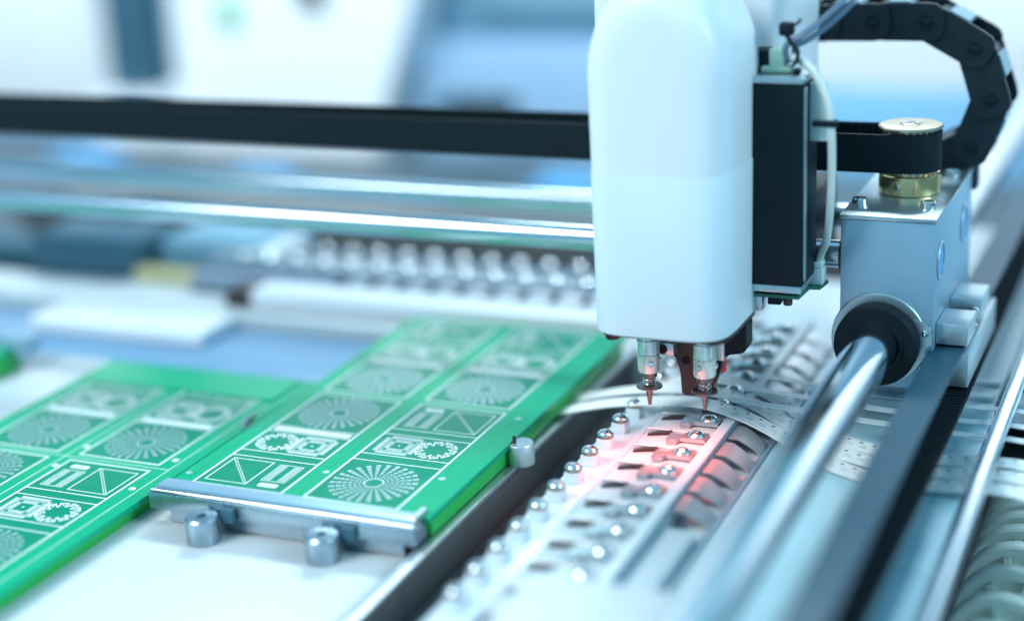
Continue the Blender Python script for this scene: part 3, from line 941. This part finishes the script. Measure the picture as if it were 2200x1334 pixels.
for i, (yy, lab) in enumerate([(402.5, 'nearest narrow clear strip peeled off towards the right'),
                               (412.0, 'middle narrow clear strip peeled off towards the right'),
                               (422.5, 'farthest narrow clear strip peeled off towards the right')]):
    tape(lab, [(-117, yy, 17.2), (-100, yy + 0.3, 16.2), (-80, yy + 0.6, 14.8), (-60, yy + 1, 13.8), (-40, yy + 1, 13.4), (-10, yy + 1, 8)], 2.8, False, 'clear_tape')
# ribs across the rear side deck
for i, (yy, lab) in enumerate([(428, 'nearest white cross rib on the side deck under the belt'), (438, 'second white cross rib on the side deck under the belt'),
                               (450, 'third white cross rib, farthest on the side deck')]):
    tag(make('cross_rib', box(NB(), -96, -53.4, yy, yy + 3.2, 10.2 if yy > 432 else 8.2, 11.6, 0.3), 'deck_white'), lab, 'rib', 'cross ribs of the side deck')

# ------------------------------------------------------------------ cream reels on the right
ys = [461, 452.5, 444, 435.5, 427, 418, 407, 393, 377.5, 362, 346.5]
order = ['farthest', 'second farthest', 'third farthest', 'fourth farthest', 'fifth farthest', 'sixth from the back', 'seventh from the back', 'fourth nearest', 'third nearest',
         'second nearest', 'nearest']
RX, RZ, RO = -41.4, -30.8, 14.6
proto = None
for i, y in enumerate(ys):
    lab = order[i] + ' cream spoked reel in the row at the lower right'
    if proto is None:
        r = thing('tape_reel', lab, 'reel', (RX, y, RZ), 'cream reels in a row')
        make('rim', lathe(NB(), [(RO - 3.2, -1.8), (RO - 0.8, -2.2), (RO - 0.1, -1.7), (RO, -0.8), (RO, 1.0), (RO - 0.5, 1.8), (RO - 3.2, 1.8), (RO - 3.2, -1.8)], (RX, y, RZ), (0, 1, 0), 64, cap=False), 'cream_plastic', r)
        make('hub', lathe(NB(), [(1.6, -2.6), (3.6, -2.6), (3.9, -2.2), (3.9, 2.4), (1.6, 2.4), (1.6, -2.6)], (RX, y, RZ), (0, 1, 0), 32, cap=False), 'cream_plastic', r)
        make('back_disc', ring(NB(), (RX, y + 0.6, RZ), RO - 3.5, 3.8, 0.8, (0, 1, 0), 48, 0.1), 'cream_plastic', r)
        for k in range(7):
            a = 2 * PI * k / 7 + 0.35
            d = V(math.cos(a), 0, math.sin(a))
            u = V(0, 1, 0).cross(d)
            c = V(RX, y, RZ)
            bm = prism(NB(), [(3.7, -0.7), (RO - 3.4, -0.9), (RO - 3.4, 0.9), (3.7, 0.7)], c - V(0, 2.4, 0), d, u, (0, 1, 0), 3.4)
            make('spoke', bm, 'cream_plastic', r)
        proto = r
    else:
        r = copy_part(proto, None)
        r.location = V(RX, y, RZ) * MM
        r.rotation_euler = (0, random.uniform(0, 0.8), 0)
        r['label'] = lab
bm = cyl(NB(), (RX, 250, RZ), 1.5, 240, (0, 1, 0), 24)
tag(make('reel_axle', bm, 'chrome'), 'thin steel axle carrying the cream reels', 'axle')

# ------------------------------------------------------------------ printed circuit panels
ZL = 0.05


def letter_mesh(txt, size):
    cu = bpy.data.curves.new('lettering', 'FONT')
    cu.body = txt
    cu.size = size
    cu.align_x = 'CENTER'
    cu.align_y = 'CENTER'
    ob = bpy.data.objects.new('lettering_tmp', cu)
    sc.collection.objects.link(ob)
    dg = bpy.context.evaluated_depsgraph_get()
    me = bpy.data.meshes.new_from_object(ob.evaluated_get(dg))
    bpy.data.objects.remove(ob)
    return me


TEXT = letter_mesh('SOT', 1.6 * MM)
TEXT.materials.clear()
TEXT.materials.append(M['pcb_mask'])


def xform(flip, x0, y0, W=26.3, Hh=67.0):
    if flip:
        return lambda x, y: (x0 + W - x, y0 + Hh - y)
    return lambda x, y: (x0 + x, y0 + y)


def module(par, x0, y0, z, flip, fan_kind, bar_filled):
    F = xform(flip, x0, y0)
    W, Hh = 26.3, 67.0

    def rect(bm, a, b, c, d, zz):
        p, q = F(a, c), F(b, d)
        quad(bm, min(p[0], q[0]), max(p[0], q[0]), min(p[1], q[1]), max(p[1], q[1]), zz)

    def frame(bm, a, b, c, d, w, zz):
        pts = [F(a, c), F(b, c), F(b, d), F(a, d)]
        stroke(bm, pts, w, zz, True)

    # dark copper pour under the solder mask
    bm = NB()
    quad(bm, x0, x0 + W, y0, y0 + Hh, z + ZL)
    mod = make('module', bm, 'pcb_mask', par)
    z1 = z + 2 * ZL
    bm = NB()
    frame(bm, 0, W, 0, Hh, 0.62, z1)
    for yy in (19.0, 23.0, 37.0, 41.3):
        stroke(bm, [F(0.3, yy), F(W - 0.3, yy)], 0.42, z1 + 0.012)
    make('border_lines', bm, 'silk', mod)['kind'] = 'stuff'
    if bar_filled:
        bm = NB()
        rect(bm, 1.2, W - 1.2, 37.8, 40.5, z1)
        make('legend_bar', bm, 'silk', mod)
    # fan of pads
    bm = NB()
    cx, cy = F(W / 2, 54.2)
    ns = 26
    for i in range(ns):
        a = 2 * PI * i / ns
        ca, sa = math.cos(a), math.sin(a)
        r = 3.4
        for k in range(6):
            ln = 0.75 + 0.14 * k
            wd = (0.50 + 0.15 * k) if fan_kind == 0 else (0.52 + 0.16 * k)
            for half in (0, 1):
                r0 = r + half * (ln * 0.52)
                r1 = r0 + ln * 0.42
                ps = [(r0, -wd / 2), (r1, -wd / 2), (r1, wd / 2), (r0, wd / 2)]
                bm.faces.new([bm.verts.new((cx + p * ca - q * sa, cy + p * sa + q * ca, z1)) for p, q in ps])
            r += ln + 0.32
    for k in range(48):
        a0, a1 = 2 * PI * k / 48, 2 * PI * (k + 1) / 48
        bm.faces.new([bm.verts.new((cx + rr * math.cos(aa), cy + rr * math.sin(aa), z1)) for rr, aa in ((2.2, a0), (2.9, a0), (2.9, a1), (2.2, a1))])
    make('fan_pads', bm, 'pad_tin', mod)['kind'] = 'stuff'
    # gear shaped ring of component outlines
    bm = NB()
    cx, cy = F(7.2, 30.0)
    for i in range(10):
        a = 2 * PI * i / 10
        ca, sa = math.cos(a), math.sin(a)

        def g(p, q):
            return (cx + p * ca - q * sa, cy + p * sa + q * ca)
        stroke(bm, [g(3.6, -0.9), g(5.6, -1.1), g(5.6, 1.1), g(3.6, 0.9)], 0.4, z1 + i * 0.001, False)
        for p, q in ((4.4, 0), (5.2, 0.5), (5.2, -0.5), (3.3, 1.2)):
            ps = [g(p - .3, q - .3), g(p + .3, q - .3), g(p + .3, q + .3), g(p - .3, q + .3)]
            bm.faces.new([bm.verts.new((u, v_, z1 + 0.02)) for u, v_ in ps])
    make('gear_pads', bm, 'silk', mod)['kind'] = 'stuff'
    # square chip footprint with four rows of leads
    bm = NB()
    for s, wln in ((3.9, 0.22), (2.3, 0.22)):
        frame(bm, 18.2 - s, 18.2 + s, 30 - s, 30 + s, wln, z1)
    for s0, s1, hw, nl in ((4.4, 5.9, 4.6, 24), (2.6, 3.5, 2.4, 14)):
        for k in range(nl):
            q = -hw + 2 * hw * (k + 0.5) / nl
            h = hw / nl * 0.62
            rect(bm, 18.2 + s0, 18.2 + s1, 30 + q - h, 30 + q + h, z1)
            rect(bm, 18.2 - s1, 18.2 - s0, 30 + q - h, 30 + q + h, z1)
            rect(bm, 18.2 + q - h, 18.2 + q + h, 30 + s0, 30 + s1, z1)
            rect(bm, 18.2 + q - h, 18.2 + q + h, 30 - s1, 30 - s0, z1)
    rect(bm, 17.9, 18.5, 29.7, 30.3, z1)
    make('chip_footprint', bm, 'silk', mod)['kind'] = 'stuff'
    # rectangle with diagonal row of vias, connector footprint and name patch
    bm = NB()
    pts = [F(2.0, 2.6), F(14.2, 2.6), F(14.2, 17.0), F(2.0, 17.0)]
    stroke(bm, pts, 0.34, z1, True)
    for k in range(30):
        f = (k + 0.5) / 30
        px_, py_ = 14.2 - 12.2 * f, 2.6 + 14.4 * f
        for s in (-0.26, 0.26):
            rect(bm, px_ - 0.18 + s, px_ + 0.18 + s, py_ - 0.16 + s * 0.5, py_ + 0.16 + s * 0.5, z1 + 0.02)
    make('triangle_outline', bm, 'silk', mod)['kind'] = 'stuff'
    bm = NB()
    frame(bm, 16.8, 23.6, 6.0, 16.4, 0.26, z1)
    for cxx in (17.5, 18.2, 18.9, 21.5, 22.2, 22.9):
        for k in range(16):
            yy = 6.7 + k * 0.6
            rect(bm, cxx - 0.24, cxx + 0.24, yy - 0.2, yy + 0.2, z1)
    make('connector_pads', bm, 'silk', mod)['kind'] = 'stuff'
    bm = NB()
    a, b, c, d = 17.6, 23.2, 2.4, 4.6
    corner = []
    for (px_, py_, a0) in ((b - .5, d - .5, 0), (a + .5, d - .5, 90), (a + .5, c + .5, 180), (b - .5, c + .5, 270)):
        for k in range(5):
            an = math.radians(a0 + 22.5 * k)
            corner.append(F(px_ + .5 * math.cos(an), py_ + .5 * math.sin(an)))
    bm.faces.new([bm.verts.new((u, v_, z1)) for u, v_ in corner])
    patch = make('name_patch', bm, 'silk', mod)
    tx = bpy.data.objects.new('lettering', TEXT)
    sc.collection.objects.link(tx)
    tx.parent = patch
    u, v_ = F((a + b) / 2, (c + d) / 2)
    tx.location = V(u, v_, z1 + 0.03) * MM - world_loc(par)
    tx.rotation_euler = (0, 0, PI if flip else 0)
    return mod


def panel(label, x0, x1, y0, y1, z, mods, thick=1.6, clipc=0):
    t_ = thing('circuit_panel', label, 'circuit board', ((x0 + x1) / 2, (y0 + y1) / 2, z - thick), 'green circuit panels')
    bm = box(NB(), x0, x1, y0, y1, z - thick, z, 0.12, 1)
    make('substrate', bm, 'pcb_green', t_)
    for a in mods:
        module(t_, *a)
    return t_


z = 10.0
p1 = panel('right green circuit panel held by the silver clamp bar', -245.4, -170.2, 323.5, 466, z,
           [(-239.2, 325.2, z, False, 0, True), (-206.3, 325.4, z, True, 0, False), (-239.6, 395.2, z, True, 0, True), (-206.6, 395.6, z, True, 0, True)])
bm = NB()
for xx in (-209.4,):
    stroke(bm, [(xx, 324.5), (xx, 465)], 0.16, z + 0.03)
for xx in (-242.2, -175.6):
    stroke(bm, [(xx, 324.5), (xx, 465)], 0.16, z + 0.03)
make('score_lines', bm, 'pcb_glow_green', p1)['kind'] = 'stuff'
make('glow_slab', box(NB(), -243.5, -171.2, 326.5, 465, 3.75, 8.3, 0.3), 'pcb_glow_green', p1)  # added slab, its green stands in for light glowing under the board
for x, y in ((-208.6, 341), (-177.5, 346), (-243.6, 330), (-175, 390)):
    make('fiducial', lathe(NB(), [(0.9, 0), (0.9, 0.05), (0, 0.06)], (x, y, z + 0.02), n=20), 'pad_tin', p1)

z2 = 6.0
p2 = panel('left green circuit panel with no clamp bar, lying beside the clamped one', -327.5, -251.6, 190, 410, z2,
           [(-286.8, 268.4, z2, True, 1, False), (-286.8, 339.6, z2, True, 0, True), (-320.8, 268.4, z2, False, 1, True), (-320.8, 339.6, z2, True, 0, True)])
bm = NB()
stroke(bm, [(-290.3, 200), (-290.3, 388)], 0.25, z2 + 0.03)
stroke(bm, [(-326.5, 337.6), (-255.8, 337.6)], 0.25, z2 + 0.034)
stroke(bm, [(-255.8, 200), (-255.8, 388)], 0.22, z2 + 0.038)
make('score_lines', bm, 'silk', p2)['kind'] = 'stuff'
make('tooling_rail', box(NB(), -326.6, -256.0, 391, 409, 6.01, 6.5, 0.15, 1), 'pcb_green', p2)
make('glow_slab', box(NB(), -324, -254.5, 195, 405, 0.1, 4.3, 0.3), 'pcb_glow_green', p2)  # same added slab, green edge glow under the left panel
for x, y in ((-288.6, 331), (-288.6, 345), (-258, 344), (-258, 324)):
    make('fiducial', lathe(NB(), [(0.95, 0), (0.95, 0.05), (0, 0.06)], (x, y, z2 + 0.02), n=20), 'silk', p2)
p3 = panel('sliver of a third green circuit panel at the far left edge', -440, -364.5, 290, 411, 8.0, [])
make('glow_slab', box(NB(), -439, -365.2, 292, 410, 0.1, 6.3, 0.3), 'pcb_glow_green', p3)  # same added slab, green edge glow under the third panel
make('border_line', (lambda b: (stroke(b, [(-432, 296), (-370, 296), (-370, 404), (-432, 404)], 0.6, 8.06, True), b)[1])(NB()), 'silk', p3)
tag(make('end_clip', box(NB(), -372, -360, 405.5, 415, 4, 11.2, 0.8, 2), 'anodised'), 'blue-grey end clip holding the third panel at the left edge', 'clip')

# clamp bar in front of the right panel
t = thing('clamp_bar', 'silver clamp bar gripping the near edge of the right green panel', 'clamp bar', (-208, 320, 0))
make('bar', box(NB(), -248.5, -171.8, 318.2, 325.0, 4.4, 8.9, 0.15, 2), 'turned_metal', t)
make('top_strip', box(NB(), -246.5, -172.6, 319.4, 324.4, 9.0, 10.6, 0.15, 2), 'anodised', t)
make('strip_ledge', box(NB(), -247.8, -172.0, 318.6, 319.15, 9.0, 9.7, 0.1, 1), 'chrome_x', t)
make('side_stop', box(NB(), -173.6, -172.0, 319.5, 326.5, 9.0, 11.2, 0.2, 1), 'aluminium', t)
for x in (-229.2, -194.6):
    p = make('stand_off', lathe(NB(), [(4.1, 0), (4.3, 0.3), (4.3, 6.4), (3.9, 6.9), (1.2, 6.9), (1.1, 5.4), (0, 5.4)], (x, 313.4, 0.02), n=44), 'turned_metal', t)
    make('dark_block', box(NB(), x + 3.4, x + 7.2, 316.2, 318.0, 4.2, 8.0, 0.3, 2), 'post_blue', p)  # small dark block right of each stand-off
make('support', box(NB(), -244, -176, 320.5, 324, 0.03, 3.5, 0.2, 1), 'turned_metal', t)
# locating pin at the right edge of the panel
t = thing('locating_pin', 'round silver stop pin at the right edge of the clamped panel', 'pin', (-168, 372.5, 0))
make('body', lathe(NB(), [(3.6, 0), (3.75, 0.2), (3.75, 5.6), (3.5, 6.0), (0.4, 6.0)], (-168.2, 375.2, 3.6), n=48), 'aluminium', t)
make('tip', lathe(NB(), [(0.5, 0), (0.5, 1.7), (0.3, 2.0), (0, 2.0)], (-169.6, 374.4, 9.6), n=16), 'dark_metal', t)
make('foot', cyl(NB(), (-168.2, 375.2, 3.3), 3.0, 0.5, n=24), 'turned_metal', t)
# small clip between the panels
t = thing('edge_clip', 'small silver spring clip wedged between the two green panels', 'clip', (-248, 368, 0))
make('blade', prism(NB(), [(-2.4, 0), (-1.9, 1.6), (-0.2, 2.6), (2.2, 2.9), (3.0, 3.4), (2.4, 2.2), (0.4, 0.4), (-1.0, -0.2)], (-251.4, 372, 6.2), (0.35, 0.93, 0), (0, 0, 1), (-0.93, 0.35, 0), 1.2), 'aluminium', t)
make('stem', box(NB(), -251.4, -249.8, 370, 373.6, 0.0, 6.1, 0.2), 'aluminium', t)
